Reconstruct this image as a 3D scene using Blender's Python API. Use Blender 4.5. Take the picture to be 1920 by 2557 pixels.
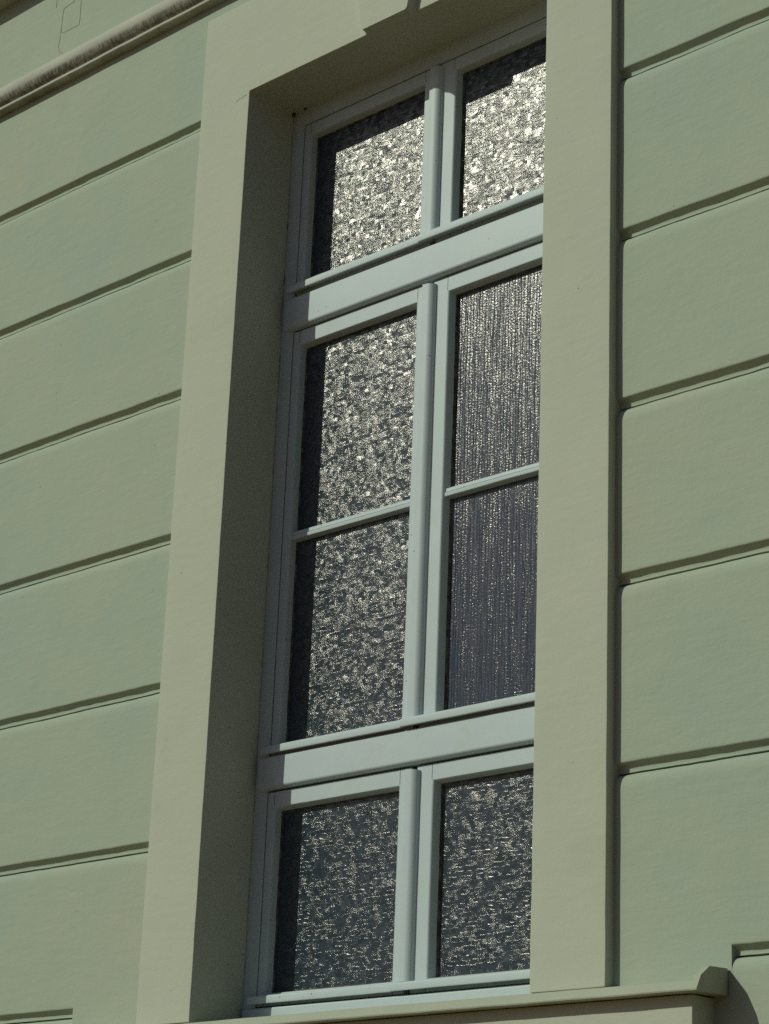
import bpy, bmesh, math, random
from mathutils import Vector, Matrix, noise

for o in list(bpy.data.objects):
    bpy.data.objects.remove(o)
scene = bpy.context.scene
COL = scene.collection

# ------------------------------------------------------------------ camera
F_PX, YAW, PITCH, ROLL = 5788.0, -0.782556, 0.335686, 0.0405166
CAM = Vector((4.58636, -3.97582, -0.70851))
fwd = Vector((math.sin(YAW) * math.cos(PITCH), math.cos(YAW) * math.cos(PITCH), math.sin(PITCH)))
rt = fwd.cross(Vector((0, 0, 1))).normalized()
up = rt.cross(fwd)
r2 = rt * math.cos(ROLL) + up * math.sin(ROLL)
u2 = up * math.cos(ROLL) - rt * math.sin(ROLL)
cam = bpy.data.cameras.new("camera")
cam.sensor_fit = 'VERTICAL'
cam.sensor_height = 36.0
cam.lens = F_PX / 2557.0 * 36.0
cam.clip_start, cam.clip_end = 0.05, 800.0
cam_ob = bpy.data.objects.new("camera", cam)
COL.objects.link(cam_ob)
M = Matrix((r2, u2, -fwd)).transposed().to_4x4()
M.translation = CAM
cam_ob.matrix_world = M
scene.camera = cam_ob

# ------------------------------------------------------------------ light
SUN_TRAVEL = Vector((0.73, 1.0, -0.80)).normalized()
to_sun = -SUN_TRAVEL
elev = math.asin(to_sun.z)
world = bpy.data.worlds.new("World")
scene.world = world
world.use_nodes = True
wn, wl = world.node_tree.nodes, world.node_tree.links
wn.clear()
sky = wn.new('ShaderNodeTexSky')
sky.sky_type = 'NISHITA'
sky.sun_disc = False
sky.ozone_density = 4.0
sky.air_density = 0.8
sky.dust_density = 2.0
sky.sun_elevation = elev
sky.sun_rotation = math.atan2(to_sun.x, to_sun.y)
bg = wn.new('ShaderNodeBackground')
bg.inputs['Strength'].default_value = 0.074
wo = wn.new('ShaderNodeOutputWorld')
wl.new(sky.outputs[0], bg.inputs[0])
wl.new(bg.outputs[0], wo.inputs[0])

sun = bpy.data.lights.new("sun", 'SUN')
sun.energy = 5.0
sun.angle = math.radians(0.5)
sun.color = (0.95, 1.0, 0.81)
sun_ob = bpy.data.objects.new("sun", sun)
sun_ob.rotation_euler = SUN_TRAVEL.to_track_quat('-Z', 'Y').to_euler()
sun_ob.location = (-6, -9, 9)
COL.objects.link(sun_ob)

vs = scene.view_settings
vs.view_transform = 'Standard'
vs.look = 'None'
vs.exposure = -1.13
vs.gamma = 1.0
vs.use_curve_mapping = False
scene.cycles.use_denoising = False      # keep the glitter of the textured glass

# ------------------------------------------------------------------ node helpers
class NT:
    def __init__(self, name):
        self.m = bpy.data.materials.new(name)
        self.m.use_nodes = True
        self.t = self.m.node_tree
        self.t.nodes.clear()
        self.out = self.t.nodes.new('ShaderNodeOutputMaterial')
        self.bsdf = self.t.nodes.new('ShaderNodeBsdfPrincipled')
        self.t.links.new(self.bsdf.outputs[0], self.out.inputs[0])
        self.tc = self.t.nodes.new('ShaderNodeTexCoord').outputs['Object']
        self.sep = None

    def set(self, sock, v):
        if isinstance(v, bpy.types.NodeSocket):
            self.t.links.new(v, sock)
        else:
            sock.default_value = v

    def math(self, op, a, b=0.0, c=0.0):
        n = self.t.nodes.new('ShaderNodeMath')
        n.operation = op
        self.set(n.inputs[0], a)
        self.set(n.inputs[1], b)
        self.set(n.inputs[2], c)
        return n.outputs[0]

    def xyz(self):
        if self.sep is None:
            n = self.t.nodes.new('ShaderNodeSeparateXYZ')
            self.t.links.new(self.tc, n.inputs[0])
            self.sep = n.outputs
        return self.sep

    def scaled(self, s):
        n = self.t.nodes.new('ShaderNodeMapping')
        self.t.links.new(self.tc, n.inputs[0])
        n.inputs['Scale'].default_value = s
        return n.outputs[0]

    def combine(self, x, y, z):
        n = self.t.nodes.new('ShaderNodeCombineXYZ')
        for i, v in enumerate((x, y, z)):
            self.set(n.inputs[i], v)
        return n.outputs[0]

    def noise(self, scale, detail=4.0, rough=0.55, vec=None):
        n = self.t.nodes.new('ShaderNodeTexNoise')
        n.inputs['Scale'].default_value = scale
        n.inputs['Detail'].default_value = detail
        n.inputs['Roughness'].default_value = rough
        self.t.links.new(vec if vec is not None else self.tc, n.inputs['Vector'])
        return n.outputs['Fac']

    def voronoi(self, scale, vec=None, out='Distance'):
        n = self.t.nodes.new('ShaderNodeTexVoronoi')
        n.inputs['Scale'].default_value = scale
        self.t.links.new(vec if vec is not None else self.tc, n.inputs['Vector'])
        return n.outputs[out]

    def ramp(self, v, a, b, lo=0.0, hi=1.0):
        n = self.t.nodes.new('ShaderNodeMapRange')
        n.interpolation_type = 'SMOOTHSTEP'
        self.set(n.inputs[0], v)
        n.inputs[1].default_value, n.inputs[2].default_value = a, b
        n.inputs[3].default_value, n.inputs[4].default_value = lo, hi
        return n.outputs[0]

    def mix(self, f, a, b):
        n = self.t.nodes.new('ShaderNodeMix')
        n.data_type = 'RGBA'
        self.set(n.inputs[0], f)
        for s, v in ((n.inputs[6], a), (n.inputs[7], b)):
            self.set(s, (*v, 1.0) if isinstance(v, tuple) and len(v) == 3 else v)
        return n.outputs[2]

    def bump(self, h, dist=1.0, strength=1.0, normal=None):
        n = self.t.nodes.new('ShaderNodeBump')
        n.inputs['Strength'].default_value = strength
        n.inputs['Distance'].default_value = dist
        self.set(n.inputs['Height'], h)
        if normal is not None:
            self.set(n.inputs['Normal'], normal)
        return n.outputs[0]

    def finish(self, color=None, rough=None, normal=None, **kw):
        if color is not None:
            self.set(self.bsdf.inputs['Base Color'], (*color, 1.0) if isinstance(color, tuple) and len(color) == 3 else color)
        if rough is not None:
            self.set(self.bsdf.inputs['Roughness'], rough)
        if normal is not None:
            self.set(self.bsdf.inputs['Normal'], normal)
        for k, v in kw.items():
            self.set(self.bsdf.inputs[k], v)
        return self.m


def specks(n, scale, size, density):
    """sparse small dark marks: distance to scattered points, kept only where a cell's random colour is low"""
    d = n.voronoi(scale)
    c = n.t.nodes.new('ShaderNodeSeparateColor')
    n.t.links.new(n.voronoi(scale, out='Color'), c.inputs[0])
    dot = n.ramp(d, size * 0.5, size, 1.0, 0.0)
    keep = n.math('LESS_THAN', c.outputs[0], density)
    return n.math('MULTIPLY', dot, keep)


def plaster(name, col_a, col_b, bump_amp=1.0, streak=0.25):
    n = NT(name)
    big = n.noise(1.6, 5, 0.6)
    med = n.noise(9.0, 5, 0.6)
    brush = n.noise(5.0, 5, 0.6, n.scaled((2.2, 2.2, 9.0)))
    f = n.math('MULTIPLY_ADD', big, 0.9, n.math('MULTIPLY', med, 0.35))
    f = n.ramp(f, 0.38, 0.86)
    col = n.mix(f, col_a, col_b)
    # faint run-off streaks down the wall
    st = n.noise(26.0, 5, 0.7, n.scaled((1.0, 1.0, 0.07)))
    st = n.math('MULTIPLY', n.ramp(st, 0.50, 0.85), n.ramp(n.noise(3.1, 5, 0.7), 0.40, 0.80))
    dark = tuple(c * k for c, k in zip(col_a, (0.74, 0.72, 0.66)))
    col = n.mix(n.math('MULTIPLY', st, streak), col, dark)
    blotch = n.ramp(n.noise(3.3, 6, 0.68), 0.55, 0.75)
    col = n.mix(n.math('MULTIPLY', blotch, 0.16), col, dark)
    col = n.mix(n.math('MULTIPLY', specks(n, 26.0, 0.075, 0.055), 0.75), col, (0.05, 0.045, 0.035))
    col = n.mix(n.math('MULTIPLY', specks(n, 70.0, 0.10, 0.03), 0.5), col, (0.08, 0.07, 0.05))
    fine = n.noise(420.0, 3, 0.6)
    grain = n.noise(95.0, 4, 0.62)
    h = n.math('MULTIPLY_ADD', fine, 0.00016 * bump_amp,
               n.math('MULTIPLY_ADD', grain, 0.00042 * bump_amp,
                      n.math('MULTIPLY_ADD', brush, 0.0011 * bump_amp, n.math('MULTIPLY', med, 0.0018 * bump_amp))))
    return n.finish(col, 0.86, n.bump(h), **{'Specular IOR Level': 0.25})


MAT = {}
MAT['wall'] = plaster('green_plaster', (0.352, 0.424, 0.354), (0.402, 0.440, 0.338), 1.3)
MAT['surround'] = plaster('cream_plaster', (0.470, 0.497, 0.408), (0.498, 0.517, 0.426), 0.8, 0.2)
MAT['sill'] = plaster('sill_plaster', (0.375, 0.402, 0.322), (0.415, 0.437, 0.348), 1.0, 0.3)

# string course: plaster with a sooty band on the belly of the roll
n = NT('sooty_plaster')
x, y, z = n.xyz()
z = n.math('ADD', z, -2.35)                # the part's own z starts at the ground
base = n.mix(n.ramp(n.noise(4.0, 5), 0.35, 0.7), (0.42, 0.43, 0.37), (0.48, 0.48, 0.41))
streaks = n.noise(38.0, 6, 0.75, n.scaled((3.6, 0.8, 0.9)))
patch = n.noise(6.0, 5, 0.65)
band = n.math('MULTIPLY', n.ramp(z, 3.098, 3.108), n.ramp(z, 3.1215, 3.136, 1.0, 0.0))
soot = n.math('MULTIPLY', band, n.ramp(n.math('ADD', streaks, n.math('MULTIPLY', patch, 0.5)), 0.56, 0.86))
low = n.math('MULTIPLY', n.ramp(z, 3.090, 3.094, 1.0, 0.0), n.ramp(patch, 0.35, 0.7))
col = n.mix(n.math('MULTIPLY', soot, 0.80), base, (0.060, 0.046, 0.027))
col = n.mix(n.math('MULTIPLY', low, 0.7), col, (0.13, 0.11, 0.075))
h = n.math('MULTIPLY_ADD', n.noise(160.0, 4), 0.0004, n.math('MULTIPLY', n.noise(12.0, 4), 0.002))
MAT['string'] = n.finish(col, 0.85, n.bump(h), **{'Specular IOR Level': 0.25})

# white window paint
n = NT('white_paint')
f = n.ramp(n.noise(7.0, 5, 0.65), 0.4, 0.75)
col = n.mix(f, (0.482, 0.562, 0.590), (0.518, 0.596, 0.618))
grime = n.math('MULTIPLY', n.ramp(n.noise(3.4, 6, 0.72), 0.50, 0.78), 0.45)
col = n.mix(grime, col, (0.42, 0.44, 0.38))
col = n.mix(n.math('MULTIPLY', specks(n, 34.0, 0.095, 0.12), 0.85), col, (0.06, 0.05, 0.035))
col = n.mix(n.math('MULTIPLY', specks(n, 90.0, 0.12, 0.035), 0.6), col, (0.10, 0.085, 0.06))
grainv = n.noise(30.0, 3, 0.5, n.scaled((1.0, 1.0, 0.2)))
h = n.math('MULTIPLY_ADD', n.noise(190.0, 3), 0.00007, n.math('MULTIPLY', grainv, 0.0005))
MAT['white'] = n.finish(col, 0.5, n.bump(h), **{'Specular IOR Level': 0.28})

n = NT('grimy_seal')
MAT['seal'] = n.finish(n.mix(n.ramp(n.noise(40.0, 4), 0.4, 0.65), (0.035, 0.032, 0.025), (0.12, 0.115, 0.09)), 0.8)
n = NT('old_sealant')
MAT['sealant'] = n.finish(n.mix(n.ramp(n.noise(16.0, 5, 0.7), 0.50, 0.68), (0.30, 0.33, 0.28), (0.06, 0.055, 0.04)), 0.8)
n = NT('soot')
MAT['soot'] = n.finish(n.mix(n.noise(90.0, 4), (0.02, 0.017, 0.012), (0.07, 0.06, 0.04)), 0.95)
n = NT('hairline_dirt')
MAT['crack'] = n.finish(n.mix(n.ramp(n.noise(60.0, 4), 0.4, 0.65), (0.05, 0.04, 0.025), (0.24, 0.22, 0.15)), 0.95)


def glass(name, fluted):
    """obscured glass: moulded relief in the pane (heights in metres), a sharp gloss and a broader one from the finer grain"""
    n = NT(name)
    x, y, z = n.xyz()
    if not fluted:
        # small woven cells, each moulded at its own slight tilt, with a grain and a ledge along its lower edge
        sx, sz = 0.0140, 0.0115
        wob = n.math('MULTIPLY', n.math('SUBTRACT', n.noise(30.0, 3), 0.5), 0.012)
        wz = n.math('DIVIDE', n.math('SUBTRACT', z, wob), sz)
        cz = n.math('FLOOR', wz)
        shift = n.math('MULTIPLY', n.math('FLOORED_MODULO', cz, 2.0), 0.5)
        wx = n.math('ADD', n.math('DIVIDE', n.math('ADD', x, wob), sx), shift)
        cx = n.math('FLOOR', wx)
        wn_ = n.t.nodes.new('ShaderNodeTexWhiteNoise')
        wn_.noise_dimensions = '2D'
        n.t.links.new(n.combine(cx, cz, 0.0), wn_.inputs['Vector'])
        cc = n.t.nodes.new('ShaderNodeSeparateColor')
        n.t.links.new(wn_.outputs['Color'], cc.inputs[0])
        fx = n.math('MULTIPLY', n.math('SUBTRACT', n.math('SUBTRACT', wx, cx), 0.5), sx)
        fz = n.math('MULTIPLY', n.math('SUBTRACT', n.math('SUBTRACT', wz, cz), 0.5), sz)
        tx = n.math('MULTIPLY', n.math('SUBTRACT', cc.outputs[0], 0.5), 0.11)
        tz = n.math('MULTIPLY', n.math('SUBTRACT', cc.outputs[1], 0.5), 0.20)
        tilt = n.math('ADD', n.math('MULTIPLY', fx, tx), n.math('MULTIPLY', fz, tz))
        ledge = n.ramp(n.math('ADD', fz, 0.5 * sz), 0.0, 0.0022, 0.00050, 0.0)
        ledge = n.math('MULTIPLY', ledge, n.ramp(cc.outputs[2], 0.45, 0.75))
        rib = n.math('SINE', n.math('MULTIPLY_ADD', x, 2 * math.pi / 0.0036, n.math('MULTIPLY', n.noise(60.0, 2), 6.0)))
        clump = n.ramp(n.noise(34.0, 3, 0.62), 0.39, 0.60, 0.42, 1.40)
        grain = n.math('MULTIPLY', n.math('MULTIPLY', n.noise(430.0, 2, 0.55), clump), 0.00072)
        h = n.math('ADD', n.math('ADD', tilt, ledge), n.math('MULTIPLY_ADD', rib, 0.00004, grain))
        tint = (0.012, 0.030, 0.044)
    else:
        ph = n.math('MULTIPLY', n.noise(26.0, 3, 0.6, n.scaled((3.0, 1.0, 0.25))), 9.0)
        rid = n.math('SINE', n.math('MULTIPLY_ADD', x, 2 * math.pi / 0.0105, ph))
        bead = n.noise(190.0, 2, 0.55)
        stre = n.noise(150.0, 3, 0.6, n.scaled((1.0, 1.0, 0.07)))
        h = n.math('MULTIPLY_ADD', rid, 0.00034, n.math('MULTIPLY_ADD', n.math('MULTIPLY', bead, n.ramp(n.noise(60.0, 3, 0.6, n.scaled((1.0, 1.0, 0.06))), 0.38, 0.62, 0.55, 1.25)), 0.00100, n.math('MULTIPLY', stre, 0.0011)))
        tint = (0.018, 0.030, 0.052)
    soft = n.bump(n.math('MULTIPLY', h, 0.55))
    hue = n.mix(0.14, (1.0, 0.90, 0.84), n.voronoi(160.0, out='Color'))
    return n.finish(tint, 0.20 if fluted else 0.185, n.bump(h), **{'Specular IOR Level': 0.65, 'IOR': 1.5, 'Specular Tint': hue, 'Coat Weight': 0.12,
                                              'Coat Roughness': 0.36, 'Coat IOR': 1.45, 'Coat Normal': soft})


MAT['weave'] = glass('basket_weave_glass', False)
MAT['flute'] = glass('fluted_glass', True)

n = NT('paving')
n.bsdf.inputs['Specular IOR Level'].default_value = 0.3
MAT['ground'] = n.finish(n.mix(n.noise(0.7, 6, 0.65), (0.170, 0.100, 0.034), (0.238, 0.142, 0.052)), 0.9,
                         n.bump(n.noise(60.0, 4), 0.004))
n = NT('roof_tiles')
MAT['roof'] = n.finish(n.mix(n.noise(5.0, 5), (0.22, 0.09, 0.05), (0.30, 0.13, 0.08)), 0.85, n.bump(n.noise(20.0, 4), 0.01))

# ------------------------------------------------------------------ object helpers
def thing(name, label, cat, loc=(0, 0, 0)):
    o = bpy.data.objects.new(name, None)
    o.empty_display_size = 0.2
    o.location = loc
    o['label'], o['category'], o['kind'] = label, cat, 'thing'
    COL.objects.link(o)
    return o


def origin(parent):
    v = Vector((0, 0, 0))
    while parent is not None:
        v += parent.location
        parent = parent.parent
    return v


def link(name, bm, mat, parent=None, smooth=35.0, label=None):
    flat = smooth and (mat[0] if isinstance(mat, list) else mat) in ('white', 'surround', 'sill')
    bmesh.ops.recalc_face_normals(bm, faces=bm.faces)
    off = origin(parent)
    if off.length:
        bmesh.ops.translate(bm, verts=bm.verts, vec=-off)
    me = bpy.data.meshes.new(name)
    bm.to_mesh(me)
    bm.free()
    mats = mat if isinstance(mat, (list, tuple)) else [mat]
    for k in mats:
        me.materials.append(MAT[k])
    if smooth:
        me.polygons.foreach_set('use_smooth', [True] * len(me.polygons))
        me.set_sharp_from_angle(angle=math.radians(smooth))
    o = bpy.data.objects.new(name, me)
    if parent is not None:
        o.parent = parent
    if label:
        o['label'] = label
    if flat:                                 # keep broad faces flat between their eased edges
        o.modifiers.new('weighted_normals', 'WEIGHTED_NORMAL').keep_sharp = True
    COL.objects.link(o)
    return o


def frange(a, b, step):
    k = max(1, int(round((b - a) / step)))
    return [a + (b - a) * i / k for i in range(k + 1)]


def wobble(bm, amp, scale, seed=0.0, axes=(1, 1, 1)):
    off = Vector((seed * 3.7, seed * 1.3, seed * 7.1))
    for v in bm.verts:
        d = noise.noise_vector(v.co * scale + off) + 0.5 * noise.noise_vector(v.co * scale * 3.1 - off)
        v.co += Vector((d.x * axes[0], d.y * axes[1], d.z * axes[2])) * amp


def sharp_edges(bm, deg=60):
    lim = math.radians(deg)
    return [e for e in bm.edges if len(e.link_faces) == 2 and e.calc_face_angle(0) > lim]


def bevel(bm, width, seg=2, deg=60):
    bmesh.ops.recalc_face_normals(bm, faces=bm.faces)
    es = sharp_edges(bm, deg)
    if es:
        bmesh.ops.bevel(bm, geom=es, offset=width, segments=seg, profile=0.5, affect='EDGES', clamp_overlap=True)


def cells(bm, xs, zs, keep, y0, y1, ysteps=1):
    """a slab of grid cells in x and z, from y0 (front) to y1 (back); keep(i, j) says which cells are solid"""
    ys = [y0 + (y1 - y0) * k / ysteps for k in range(ysteps + 1)]
    V = {}

    def vert(i, j, k):
        key = (i, j, k)
        if key not in V:
            V[key] = bm.verts.new((xs[i], ys[k], zs[j]))
        return V[key]
    nx, nz = len(xs) - 1, len(zs) - 1
    ok = lambda i, j: 0 <= i < nx and 0 <= j < nz and keep(i, j)
    for i in range(nx):
        for j in range(nz):
            if not ok(i, j):
                continue
            for k in (0, ysteps):
                bm.faces.new([vert(i, j, k), vert(i + 1, j, k), vert(i + 1, j + 1, k), vert(i, j + 1, k)])
            for (di, dj, a, b) in ((-1, 0, (i, j), (i, j + 1)), (1, 0, (i + 1, j), (i + 1, j + 1)),
                                   (0, -1, (i, j), (i + 1, j)), (0, 1, (i, j + 1), (i + 1, j + 1))):
                if not ok(i + di, j + dj):
                    for k in range(ysteps):
                        bm.faces.new([vert(*a, k), vert(*b, k), vert(*b, k + 1), vert(*a, k + 1)])


def sweep_x(bm, prof, xs, caps=True, closed=True):
    """extrude a (y, z) profile along the x stations"""
    rows = [[bm.verts.new((x, p[0], p[1])) for p in prof] for x in xs]
    n_ = len(prof)
    for a, b in zip(rows, rows[1:]):
        for i in range(n_ if closed else n_ - 1):
            j = (i + 1) % n_
            bm.faces.new([a[i], a[j], b[j], b[i]])
    if caps and closed:
        bm.faces.new(rows[0])
        bm.faces.new(rows[-1])
    return rows


def sweep_z(bm, prof, zs):
    rows = [[bm.verts.new((p[0], p[1], z)) for p in prof] for z in zs]
    n_ = len(prof)
    for a, b in zip(rows, rows[1:]):
        for i in range(n_):
            j = (i + 1) % n_
            bm.faces.new([a[i], a[j], b[j], b[i]])
    bm.faces.new(rows[0])
    bm.faces.new(rows[-1])


def box(bm, x0, x1, y0, y1, z0, z1):
    v = [bm.verts.new(p) for p in ((x0, y0, z0), (x1, y0, z0), (x1, y1, z0), (x0, y1, z0),
                                   (x0, y0, z1), (x1, y0, z1), (x1, y1, z1), (x0, y1, z1))]
    for f in ((0, 1, 2, 3), (4, 5, 6, 7), (0, 1, 5, 4), (1, 2, 6, 5), (2, 3, 7, 6), (3, 0, 4, 7)):
        bm.faces.new([v[i] for i in f])


# ------------------------------------------------------------------ dimensions (metres; x along the wall, y into it)
W, ZT = 1.150, 2.7015                 # opening width, height of its soffit
XA, XD, ZTOP = -0.213, 1.367, 3.018   # outer edges of the surround
WALL = 0.028                          # wall plane, behind the surround's face
D = 0.1855                            # front of the fixed window frame
DS = D + 0.004                        # front of the sashes
GROUND = -2.35
XL, XR, ZROOF = -6.0, 6.5, 5.6
GROOVES = [0.033 - 0.4415 * k for k in range(5, 0, -1)] + [0.033, 0.464, 0.911, 1.3485, 1.7933, 2.2382, 2.6696]

# ------------------------------------------------------------------ ground
bm = bmesh.new()
xs = [-300, -60, -12, 0, 12, 60, 300]
g = [[bm.verts.new((x, y, GROUND)) for y in xs] for x in xs]
for i in range(len(xs) - 1):
    for j in range(len(xs) - 1):
        bm.faces.new([g[i][j], g[i + 1][j], g[i + 1][j + 1], g[i][j + 1]])
o = link('pavement', bm, 'ground', None, 0)
o['kind'] = 'structure'

# ------------------------------------------------------------------ the building front
house = thing('stucco_building', 'pale green stucco house front with horizontal grooves and a cream surround round its window',
              'building', (0.575, WALL, GROUND))

GP = [(0.0, -0.0285), (0.0001, -0.0240), (0.0013, -0.0140), (0.0034, -0.0062), (0.0066, -0.0004), (0.0106, 0.0034), (0.0148, 0.0054),
      (0.0164, 0.0058), (0.0320, 0.0064), (0.0320, 0.0100), (0.0160, 0.0106), (0.0167, 0.0144), (0.0165, 0.0184), (0.0154, 0.0220),
      (0.0131, 0.0250), (0.0095, 0.0275), (0.0052, 0.0294), (0.0019, 0.0310), (0.0004, 0.0328), (0.0, 0.0346), (0.0, 0.0390)]      # depth behind the wall face, height above the groove's dark line


def wall_strip(bm, x0, x1, grooves, z0, z1, fine, caps=()):
    a, b = fine
    xs = sorted(set([round(v, 5) for v in ([x0] if x0 < a else []) + frange(max(a, x0), min(b, x1), 0.016) + ([x1] if x1 > b else [])]))
    pts = [(0.0, z0, None)]
    prev = z0
    for k, gz in enumerate(grooves):
        lo, hi = gz + GP[0][1], gz + GP[-1][1]
        for zz in frange(prev, lo, 0.07)[1:-1]:
            pts.append((0.0, zz, None))
        for dp, dz in GP:
            pts.append((dp, gz + dz, k))
        prev = hi
    for zz in frange(prev, z1, 0.07)[1:]:
        pts.append((0.0, zz, None))
    rows = []
    for x in xs:
        row = []
        for dp, zz, k in pts:
            y, z = WALL + dp, zz
            if a <= x <= b:
                if k is not None:
                    t = min(1.0, dp / 0.006)
                    y += 0.0009 * noise.noise((x * 9, zz * 30, 3.1)) + t * 0.0012 * noise.noise((x * 21, zz * 90, 8.8 + k))
                    z += 0.0016 * noise.noise((x * 5, k * 7.7, 1.0)) + 0.0008 * noise.noise((x * 31, k * 3.7, dp * 200))
                else:
                    y += 0.0009 * noise.noise((x * 4, zz * 4, 3.1))
            row.append(bm.verts.new((x, y, z)))
        rows.append(row)
    for p, q in zip(rows, rows[1:]):
        for i in range(len(pts) - 1):
            bm.faces.new([p[i], p[i + 1], q[i + 1], q[i]])
    for side in caps:                       # close the groove ends
        row, at = (rows[0], 0) if side == 'first' else (rows[-1], -1)
        for k in range(len(grooves)):
            ids = [i for i, p in enumerate(pts) if p[2] == k]
            bm.faces.new([row[i] for i in ids])


bm = bmesh.new()
low = [gz for gz in GROOVES if gz < 0.2]
high = [gz for gz in GROOVES if gz > 0.2]
ZS = 0.2
LX, RX = -0.516, 1.684
wall_strip(bm, XL, -0.12, high, ZS, 3.16, (-1.62, -0.12))
wall_strip(bm, 1.27, XR, high, ZS, 3.16, (1.27, 2.30))
wall_strip(bm, XL, LX, low, GROUND, ZS, (-1.2, LX), ('last',))
wall_strip(bm, RX, XR, low, GROUND, ZS, (RX, 2.30), ('first',))
wall_strip(bm, LX, RX, [], GROUND, -0.02, (LX, RX))
wall_strip(bm, LX, -0.12, [], -0.02, ZS, (LX, -0.12))
wall_strip(bm, 1.27, RX, [], -0.02, ZS, (1.27, RX))
wall_strip(bm, -0.12, 1.27, [], 2.98, 3.16, (-0.12, 1.27))
wall_strip(bm, XL, XR, [], 3.16, ZROOF, (-1.75, 1.6))
# the sides and the back of the building
for q in (((XL, WALL, GROUND), (XL, 9, GROUND), (XL, 9, ZROOF), (XL, WALL, ZROOF)),
          ((XR, WALL, GROUND), (XR, 9, GROUND), (XR, 9, ZROOF), (XR, WALL, ZROOF)),
          ((XL, 9, GROUND), (XR, 9, GROUND), (XR, 9, ZROOF), (XL, 9, ZROOF))):
    bm.faces.new([bm.verts.new(p) for p in q])
for f in bm.faces:
    f.normal_update()
    c = f.calc_center_median()
me_bm = bm
# front faces must look outwards (-y): recalc would guess on open sheets
off = origin(house)
bmesh.ops.translate(bm, verts=bm.verts, vec=-off)
for f in bm.faces:
    f.normal_update()
    if abs(f.normal.y) > 0.3 and f.normal.y > 0 and f.calc_center_median().y < 1:
        f.normal_flip()
me = bpy.data.meshes.new('wall')
bm.to_mesh(me)
bm.free()
me.materials.append(MAT['wall'])
me.polygons.foreach_set('use_smooth', [True] * len(me.polygons))
me.set_sharp_from_angle(angle=math.radians(40))
o = bpy.data.objects.new('wall', me)
o.parent = house
COL.objects.link(o)

# roof
bm = bmesh.new()
prof = [(-0.45, ZROOF + 0.02), (-0.45, ZROOF + 0.10), (4.5, ZROOF + 3.0), (9.4, ZROOF + 0.10), (9.4, ZROOF + 0.02)]
sweep_x(bm, prof, [XL - 0.3, XR + 0.3])
link('roof', bm, 'roof', house, 0)

# string course: roll over a small fillet
ZF = 3.0885
prof = [(WALL + 0.02, ZF), (WALL - 0.029, ZF + 0.0005), (WALL - 0.0315, ZF + 0.003), (WALL - 0.031, ZF + 0.0112), (WALL - 0.029, ZF + 0.0125), (0.014, ZF + 0.0132)]
rc, zc, yc = 0.042, 3.1432, 0.020
for k in range(15):
    a = math.radians(-98 + 196 * k / 14)
    prof.append((yc - rc * math.cos(a), zc + rc * math.sin(a)))
prof.append((WALL + 0.02, zc + rc + 0.004))
bm = bmesh.new()
sweep_x(bm, prof, [XL] + frange(-1.7, 0.9, 0.02) + [XR])
wobble(bm, 0.0011, 7.0, 2.0)
link('string_course', bm, 'string', house, 40)

bm = bmesh.new()
prof = [(WALL + 0.02, 3.530), (-0.05, 3.532), (-0.055, 3.560), (-0.105, 3.600), (-0.11, 3.70), (WALL + 0.02, 3.73)]
sweep_x(bm, prof, [XL] + frange(-1.8, 0.6, 0.05) + [XR])
wobble(bm, 0.001, 6.0, 5.0)
link('cornice', bm, 'string', house, 30)

# window surround: two jambs and a head in one piece
bm = bmesh.new()
xs = frange(XA, 0.0, 0.0355) + frange(0.0, W, 0.036)[1:] + frange(W, XD, 0.036)[1:]
zs = frange(-0.004, ZT, 0.037) + frange(ZT, ZTOP, 0.04)[1:]
i0, i1 = xs.index(0.0), xs.index(W)
j1 = zs.index(ZT)
cells(bm, xs, zs, lambda i, j: not (i0 <= i < i1 and j < j1), 0.0, 0.30, 8)
bevel(bm, 0.0032, 2)
wobble(bm, 0.00075, 9.0, 1.0, (1, 0.8, 1))
sur = link('window_surround', bm, 'surround', house, 30)

# keystone on the head of the surround
bm = bmesh.new()
KC = 0.5785
zs = [ZT - 0.0006, ZT + 0.003, ZT + 0.009] + frange(ZT + 0.02, 3.05, 0.05)
secs = []
for k, z in enumerate(zs):
    fl = 0.20 * (z - ZT) - (0.006, 0.0025, 0.0)[min(k, 2)]
    sec = [(-0.1000, 0.010), (-0.1000, -0.001), (-0.0945, -0.0045), (-0.0905, -0.0120), (-0.0888, -0.0220), (-0.0875, -0.0270), (-0.0855, -0.0280)]
    sec = sec + [(-a, b) for a, b in reversed(sec)]
    secs.append([bm.verts.new((KC + a * (1 + fl / 0.09), b, z)) for a, b in sec])
for a, b in zip(secs, secs[1:]):
    for i in range(len(a)):
        j = (i + 1) % len(a)
        bm.faces.new([a[i], a[j], b[j], b[i]])
bm.faces.new(secs[0])
bm.faces.new(secs[-1])
wobble(bm, 0.0006, 15.0, 4.0)
link('keystone', bm, 'surround', sur, 40)

# sill
XS0, XS1 = -0.522, 1.676
prof = [(0.30, -0.0395), (0.012, -0.0395), (-0.060, -0.0415), (-0.0795, -0.0425), (-0.0832, -0.0410), (-0.0840, -0.0380),
        (-0.0700, -0.0205), (-0.0675, -0.0178), (-0.0640, -0.0166), (0.0, -0.006), (0.195, 0.012), (0.30, 0.02)]
bm = bmesh.new()
xs = frange(XS0 + 0.014, XS1 - 0.014, 0.024)
sweep_x(bm, prof, xs)
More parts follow.
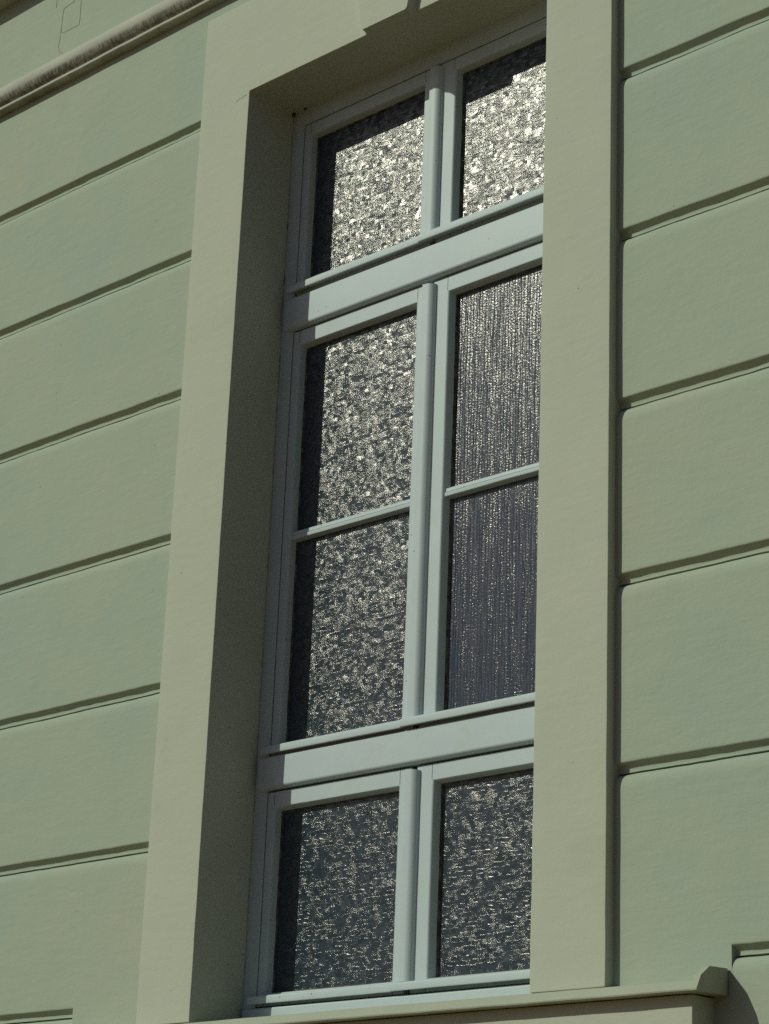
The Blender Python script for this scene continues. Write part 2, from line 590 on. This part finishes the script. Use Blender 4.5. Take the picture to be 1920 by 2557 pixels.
# raised ends of the sill
lug = [(0.024, -0.0395), (0.012, -0.0398), (-0.060, -0.0418), (-0.0798, -0.0430), (-0.0836, -0.0412), (-0.0842, -0.0380),
       (-0.0690, -0.0085), (-0.0660, -0.0060), (-0.0390, 0.0125), (-0.0355, 0.0138), (0.024, 0.0168)]
for a, b in ((XS1 - 0.016, XS1), (XS0, XS0 + 0.016)):
    t = bmesh.new()
    sweep_x(t, lug, frange(a, b, 0.008))
    bmesh.ops.bevel(t, geom=sharp_edges(t, 60), offset=0.0012, segments=1, affect='EDGES')
    me = bpy.data.meshes.new('tmp')
    t.to_mesh(me)
    t.free()
    bm.from_mesh(me)
    bpy.data.meshes.remove(me)
wobble(bm, 0.0009, 11.0, 6.0)
link('window_sill', bm, 'sill', house, 30)

# raised apron under the sill
bm = bmesh.new()
xs = frange(-0.478, 1.638, 0.045)
zs = frange(-1.25, -0.0425, 0.045)
cells(bm, xs, zs, lambda i, j: True, -0.048, 0.05, 2)
bevel(bm, 0.0025, 2)
wobble(bm, 0.0007, 9.0, 8.0)
link('apron', bm, 'surround', house, 30)


def ribbon(pts, width, y, seed, name, parent, mat='crack'):
    """a thin dark line following a polyline on the wall, broken and uneven like a hairline crack"""
    bm = bmesh.new()
    rnd = random.Random(seed)
    fine = []
    for (a, b) in zip(pts, pts[1:]):
        a, b = Vector(a), Vector(b)
        k = max(2, int((b - a).length / 0.006))
        for i in range(k):
            fine.append(a.lerp(b, i / k))
    fine.append(Vector(pts[-1]))
    prev = None
    for i, p in enumerate(fine):
        q = fine[min(i + 1, len(fine) - 1)] - fine[max(i - 1, 0)]
        nrm = Vector((-q.y, q.x)).normalized() if q.length else Vector((1, 0))
        p = p + nrm * (0.0012 * noise.noise((i * 0.21, seed * 5.1, 0)) + rnd.uniform(-0.0003, 0.0003))
        w = width * (0.35 + 0.65 * abs(noise.noise((i * 0.13, seed * 2.3, 4.0)) * 1.7))
        cur = [bm.verts.new((p.x - nrm.x * w / 2, y, p.y - nrm.y * w / 2)), bm.verts.new((p.x + nrm.x * w / 2, y, p.y + nrm.y * w / 2)),
               bm.verts.new((p.x, y - 0.0007, p.y))]
        if prev:
            bm.faces.new([prev[0], prev[2], cur[2], cur[0]])
            bm.faces.new([prev[2], prev[1], cur[1], cur[2]])
        prev = cur
    return link(name, bm, mat, parent, 0)


yw = WALL - 0.0004
for s, pts, w in ((1, [(-1.046, 3.452), (-1.0445, 3.411)], 0.0035),
                  (2, [(-0.905, 3.436), (-0.948, 3.397), (-1.0005, 3.392), (-1.0035, 3.358), (-1.0056, 3.296)], 0.0034),
                  (3, [(-1.0060, 3.292), (-1.0105, 3.251), (-1.004, 3.228), (-0.985, 3.216)], 0.0015),
                  (4, [(-0.9090, 3.39), (-0.9075, 3.364), (-0.9062, 3.316), (-0.9083, 3.293), (-0.952, 3.2945), (-0.9965, 3.296)], 0.0018)):
    ribbon(pts, w, yw, s, 'crack', house)
ribbon([(-0.055, 2.684), (-0.040, 2.690), (-0.030, 2.688), (-0.012, 2.693)], 0.0009, -0.0006, 9, 'crack', sur)

# dirt caught in the upper corner of the opening
for k, (px, py, pz, r) in enumerate(((0.003, D - 0.002, ZT - 0.004, 0.0085), (0.052, D - 0.003, ZT - 0.002, 0.0042))):
    bm = bmesh.new()
    bmesh.ops.create_icosphere(bm, subdivisions=3, radius=r)
    for v in bm.verts:
        v.co *= 1 + 0.8 * noise.noise(v.co * 220 + Vector((k * 9, 0, 0)))
        v.co.z *= 0.8
    bmesh.ops.translate(bm, verts=bm.verts, vec=(px, py, pz))
    link('cobweb_clump', bm, 'soot', sur, 60)

# ------------------------------------------------------------------ the window
win = thing('casement_window', 'tall white six-sash window with sparkling textured glass, set deep in its surround',
            'window', (0.575, D, 0.0))
FX0, FX1 = -0.006, W + 0.006
FZ0, FZ1 = -0.03, ZT + 0.006


def ring(bm, o0, o1, prof):
    """a rectangular ring: prof is a list of (fraction from the outer rectangle o0 to the inner rectangle o1, y)"""
    loops = []
    for f, y in prof:
        a = [o0[i] + (o1[i] - o0[i]) * f for i in range(4)]
        loops.append([bm.verts.new(p) for p in ((a[0], y, a[2]), (a[1], y, a[2]), (a[1], y, a[3]), (a[0], y, a[3]))])
    for p, q in zip(loops, loops[1:]):
        for i in range(4):
            j = (i + 1) % 4
            bm.faces.new([p[i], p[j], q[j], q[i]])
    return loops


def fine_cut(bm, step, lo, hi, axis):
    nrm = [0, 0, 0]
    nrm[axis] = 1
    for c in frange(lo, hi, step)[1:-1]:
        pt = [0, 0, 0]
        pt[axis] = c
        bmesh.ops.bisect_plane(bm, geom=list(bm.verts) + list(bm.edges) + list(bm.faces), plane_co=pt, plane_no=nrm)


# fixed frame: outer ring with a rebate behind the sashes, and a post behind the meeting stiles
bm = bmesh.new()
o0 = (FX0, FX1, FZ0, FZ1)
o1 = (0.043, W - 0.043, 0.050, 2.651)
ring(bm, o0, o1, [(0.0, D + 0.10), (0.0, D - 0.003), (0.50, D - 0.003), (0.55, D - 0.0024), (0.96, D + 0.0022), (1.0, D + 0.005), (1.0, D + 0.048)])
i1 = (0.083, W - 0.083, 0.085, 2.612)
ring(bm, o1, i1, [(0.0, D + 0.048), (1.0, D + 0.048), (1.0, D + 0.10)])
box(bm, 0.545, 0.625, D + 0.046, D + 0.10, 0.02, 2.64)
box(bm, 0.03, W - 0.03, D + 0.0475, D + 0.10, 1.95, 2.13)
box(bm, 0.03, W - 0.03, D + 0.0475, D + 0.10, 0.60, 0.77)
frame = link('frame', bm, 'white', win, 30)

# bead of dirty sealant between the frame and the reveal
bm = bmesh.new()
for zz0, zz1 in ((0.014, ZT),):
    prof = [(-0.002, D + 0.004), (-0.002, D - 0.005), (0.002, D - 0.0045), (0.0055, D - 0.0008), (0.006, D + 0.004)]
    sweep_z(bm, prof, frange(zz0, zz1, 0.02))
wobble(bm, 0.0012, 30.0, 3.0)
link('sealant', bm, 'sealant', frame, 40)


def rail(name, z0, z1, x0=0.022, x1=W - 0.022, y0=D - 0.014, parent=win):
    """a fixed horizontal member of the frame, proud of it, with eased edges and a bevelled soffit"""
    prof = [(D + 0.045, z0 + 0.002), (y0 + 0.012, z0 - 0.0005), (y0 + 0.004, z0 + 0.0025), (y0 + 0.001, z0 + 0.0060), (y0, z0 + 0.0100),
            (y0, z1 - 0.006), (y0 + 0.0015, z1 - 0.002), (y0 + 0.005, z1), (D + 0.045, z1 + 0.004)]
    bm = bmesh.new()
    sweep_x(bm, prof, frange(x0, x1, 0.05))
    wobble(bm, 0.0003, 8.0, z0)
    return link(name, bm, 'white', parent, 40)


rail('transom', 1.979, 2.079)
rail('transom', 0.6285, 0.719)
rail('bottom_rail', -0.012, 0.0485, 0.012, W - 0.012)


def drip_bar(x0, x1, z0, z1, e, parent):
    yf = DS - e
    prof = [(DS + 0.012, z1 + 0.006), (DS + 0.001, z1 + 0.0035), (yf + 0.005, z1 + 0.0005), (yf + 0.0018, z1 - 0.001), (yf, z1 - 0.004),
            (yf, z0 + 0.0025), (yf + 0.0012, z0), (yf + 0.0065, z0), (yf + 0.0085, z0 + 0.0055), (yf + 0.0125, z0 + 0.0065), (yf + 0.0145, z0 + 0.0015),
            (DS + 0.0, z0 + 0.008), (DS + 0.012, z0 + 0.009)]
    bm = bmesh.new()
    sweep_x(bm, prof, frange(x0, x1, 0.03))
    wobble(bm, 0.0005, 14.0, x0 + z0)
    return link('drip_bar', bm, 'white', parent, 40)


def cover_strip(z0, z1, parent):
    x0, x1, y0 = 0.5715, 0.6115, DS - 0.018
    prof = [(x0, DS + 0.002), (x0, y0 + 0.003), (x0 + 0.001, y0 + 0.0008), (x0 + 0.003, y0), (x1 - 0.020, y0), (x1 - 0.0135, y0 + 0.0012),
            (x1 - 0.0075, y0 + 0.0042), (x1 - 0.003, y0 + 0.0088), (x1 - 0.0005, y0 + 0.0135), (x1, DS + 0.002)]
    bm = bmesh.new()
    sweep_z(bm, prof, frange(z0, z1, 0.05))
    # rounded top end
    for v in bm.verts:
        if v.co.z > z1 - 1e-5:
            v.co.z -= (v.co.x - x0) / (x1 - x0) * 0.004
    wobble(bm, 0.0004, 9.0, z0)
    return link('cover_strip', bm, 'white', parent, 40)


def sash(x0, x1, z0, z1, gx0, gx1, gz0, gz1, glassmats, bar=None, drip=None, cover=None, label=None):
    bm = bmesh.new()
    ring(bm, (x0, x1, z0, z1), (gx0, gx1, gz0, gz1),
         [(0.0, DS + 0.042), (0.0, DS + 0.003), (0.012, DS + 0.0008), (0.035, DS), (0.78, DS), (0.835, DS + 0.0008), (0.88, DS + 0.0035),
          (0.915, DS + 0.009), (0.98, DS + 0.0255)])
    fine_cut(bm, 0.06, z0, z1, 2)
    fine_cut(bm, 0.06, x0, x1, 0)
    wobble(bm, 0.00035, 7.0, x0 + z0)
    # hairline joints where the rails meet the stiles
    n0 = len(bm.faces)
    for jx in (x0 + (gx0 - x0) * 0.80, x1 + (gx1 - x1) * 0.80):
        for a, b in ((z1 + (gz1 - z1) * 0.78, z1 - 0.0005), (z0 + 0.0005, z0 + (gz0 - z0) * 0.78)):
            box(bm, jx - 0.00045, jx + 0.00045, DS - 0.0006, DS + 0.001, a, b)
    bm.faces.ensure_lookup_table()
    for f in bm.faces[n0:]:
        f.material_index = 1
    s = link('sash', bm, ['white', 'crack'], win, 30, label)
    # dark seal round the glass
    bm = bmesh.new()
    t = 0.0035
    ring(bm, (gx0 - 0.0012, gx1 + 0.0012, gz0 - 0.0012, gz1 + 0.0012), (gx0 + t, gx1 - t, gz0 + t, gz1 - t),
         [(0.0, DS + 0.0225), (0.6, DS + 0.0255), (1.0, DS + 0.0285), (1.0, DS + 0.034)])
    fine_cut(bm, 0.03, z0, z1, 2)
    fine_cut(bm, 0.03, x0, x1, 0)
    wobble(bm, 0.0012, 38.0, x0 * 3 + z0)
    link('glazing_seal', bm, 'seal', s, 40)
    levels = [gz0 - 0.004] + ([bar] if bar else []) + [gz1 + 0.004]
    for k, (a, b) in enumerate(zip(levels, levels[1:])):
        bm = bmesh.new()
        box(bm, gx0 - 0.004, gx1 + 0.004, DS + 0.0275, DS + 0.0315, a + (0.001 if k else 0), b - (0.001 if k < len(levels) - 2 else 0))
        link('glass_pane', bm, glassmats, s, 0)
    if bar:
        y0 = DS + 0.0055
        prof = [(DS + 0.0275, bar - 0.0140), (y0 + 0.0045, bar - 0.0125), (y0 + 0.001, bar - 0.0110), (y0, bar - 0.0090), (y0, bar - 0.0020),
                (y0 + 0.0012, bar - 0.0006), (y0 + 0.0042, bar - 0.0004), (y0 + 0.0042, bar + 0.0012), (y0 + 0.0030, bar + 0.0020),
                (y0 + 0.0036, bar + 0.0110), (y0 + 0.0060, bar + 0.0128), (DS + 0.0275, bar + 0.0140)]
        bm = bmesh.new()
        sweep_x(bm, prof, frange(gx0 - 0.006, gx1 + 0.006, 0.03))
        wobble(bm, 0.0003, 12.0, x0)
        link('glazing_bar', bm, 'white', s, 40)
    if drip:
        drip_bar(*drip, s)
    if cover:
        cover_strip(*cover, s)
    return s


LX0, LX1, RX0, RX1 = 0.047, 0.578, 0.5985, 1.103
LG, RG = (0.080, 0.530), (0.665, 1.068)
DL, DR = (0.0405, 0.5605), (0.5635, 1.106)
rows = [  # z0, z1, glass z0, glass z1, drip z0, z1, bar
    ('upper', 2.083, 2.6475, 2.116, 2.603, 2.093, 2.115, None),
    ('middle', 0.724, 1.9745, 0.752, 1.922, 0.7245, 0.7455, 1.3505),
    ('lower', 0.0535, 0.6235, 0.091, 0.573, 0.0570, 0.0775, None)]
for nm, z0, z1, g0, g1, d0, d1, bar in rows:
    sash(LX0, LX1, z0, z1, LG[0], LG[1], g0, g1, 'weave', bar, (DL[0], DL[1], d0, d1, 0.030))
    flute = nm == 'middle'
    sash(RX0, RX1, z0, z1, RG[0], RG[1], g0, g1, 'flute' if flute else 'weave', bar, (DR[0], DR[1], d0 + 0.001, d1 + 0.001, 0.033),
         (d1 + 0.004, z1 - 0.008), 'sash with vertically ribbed glass' if flute else None)
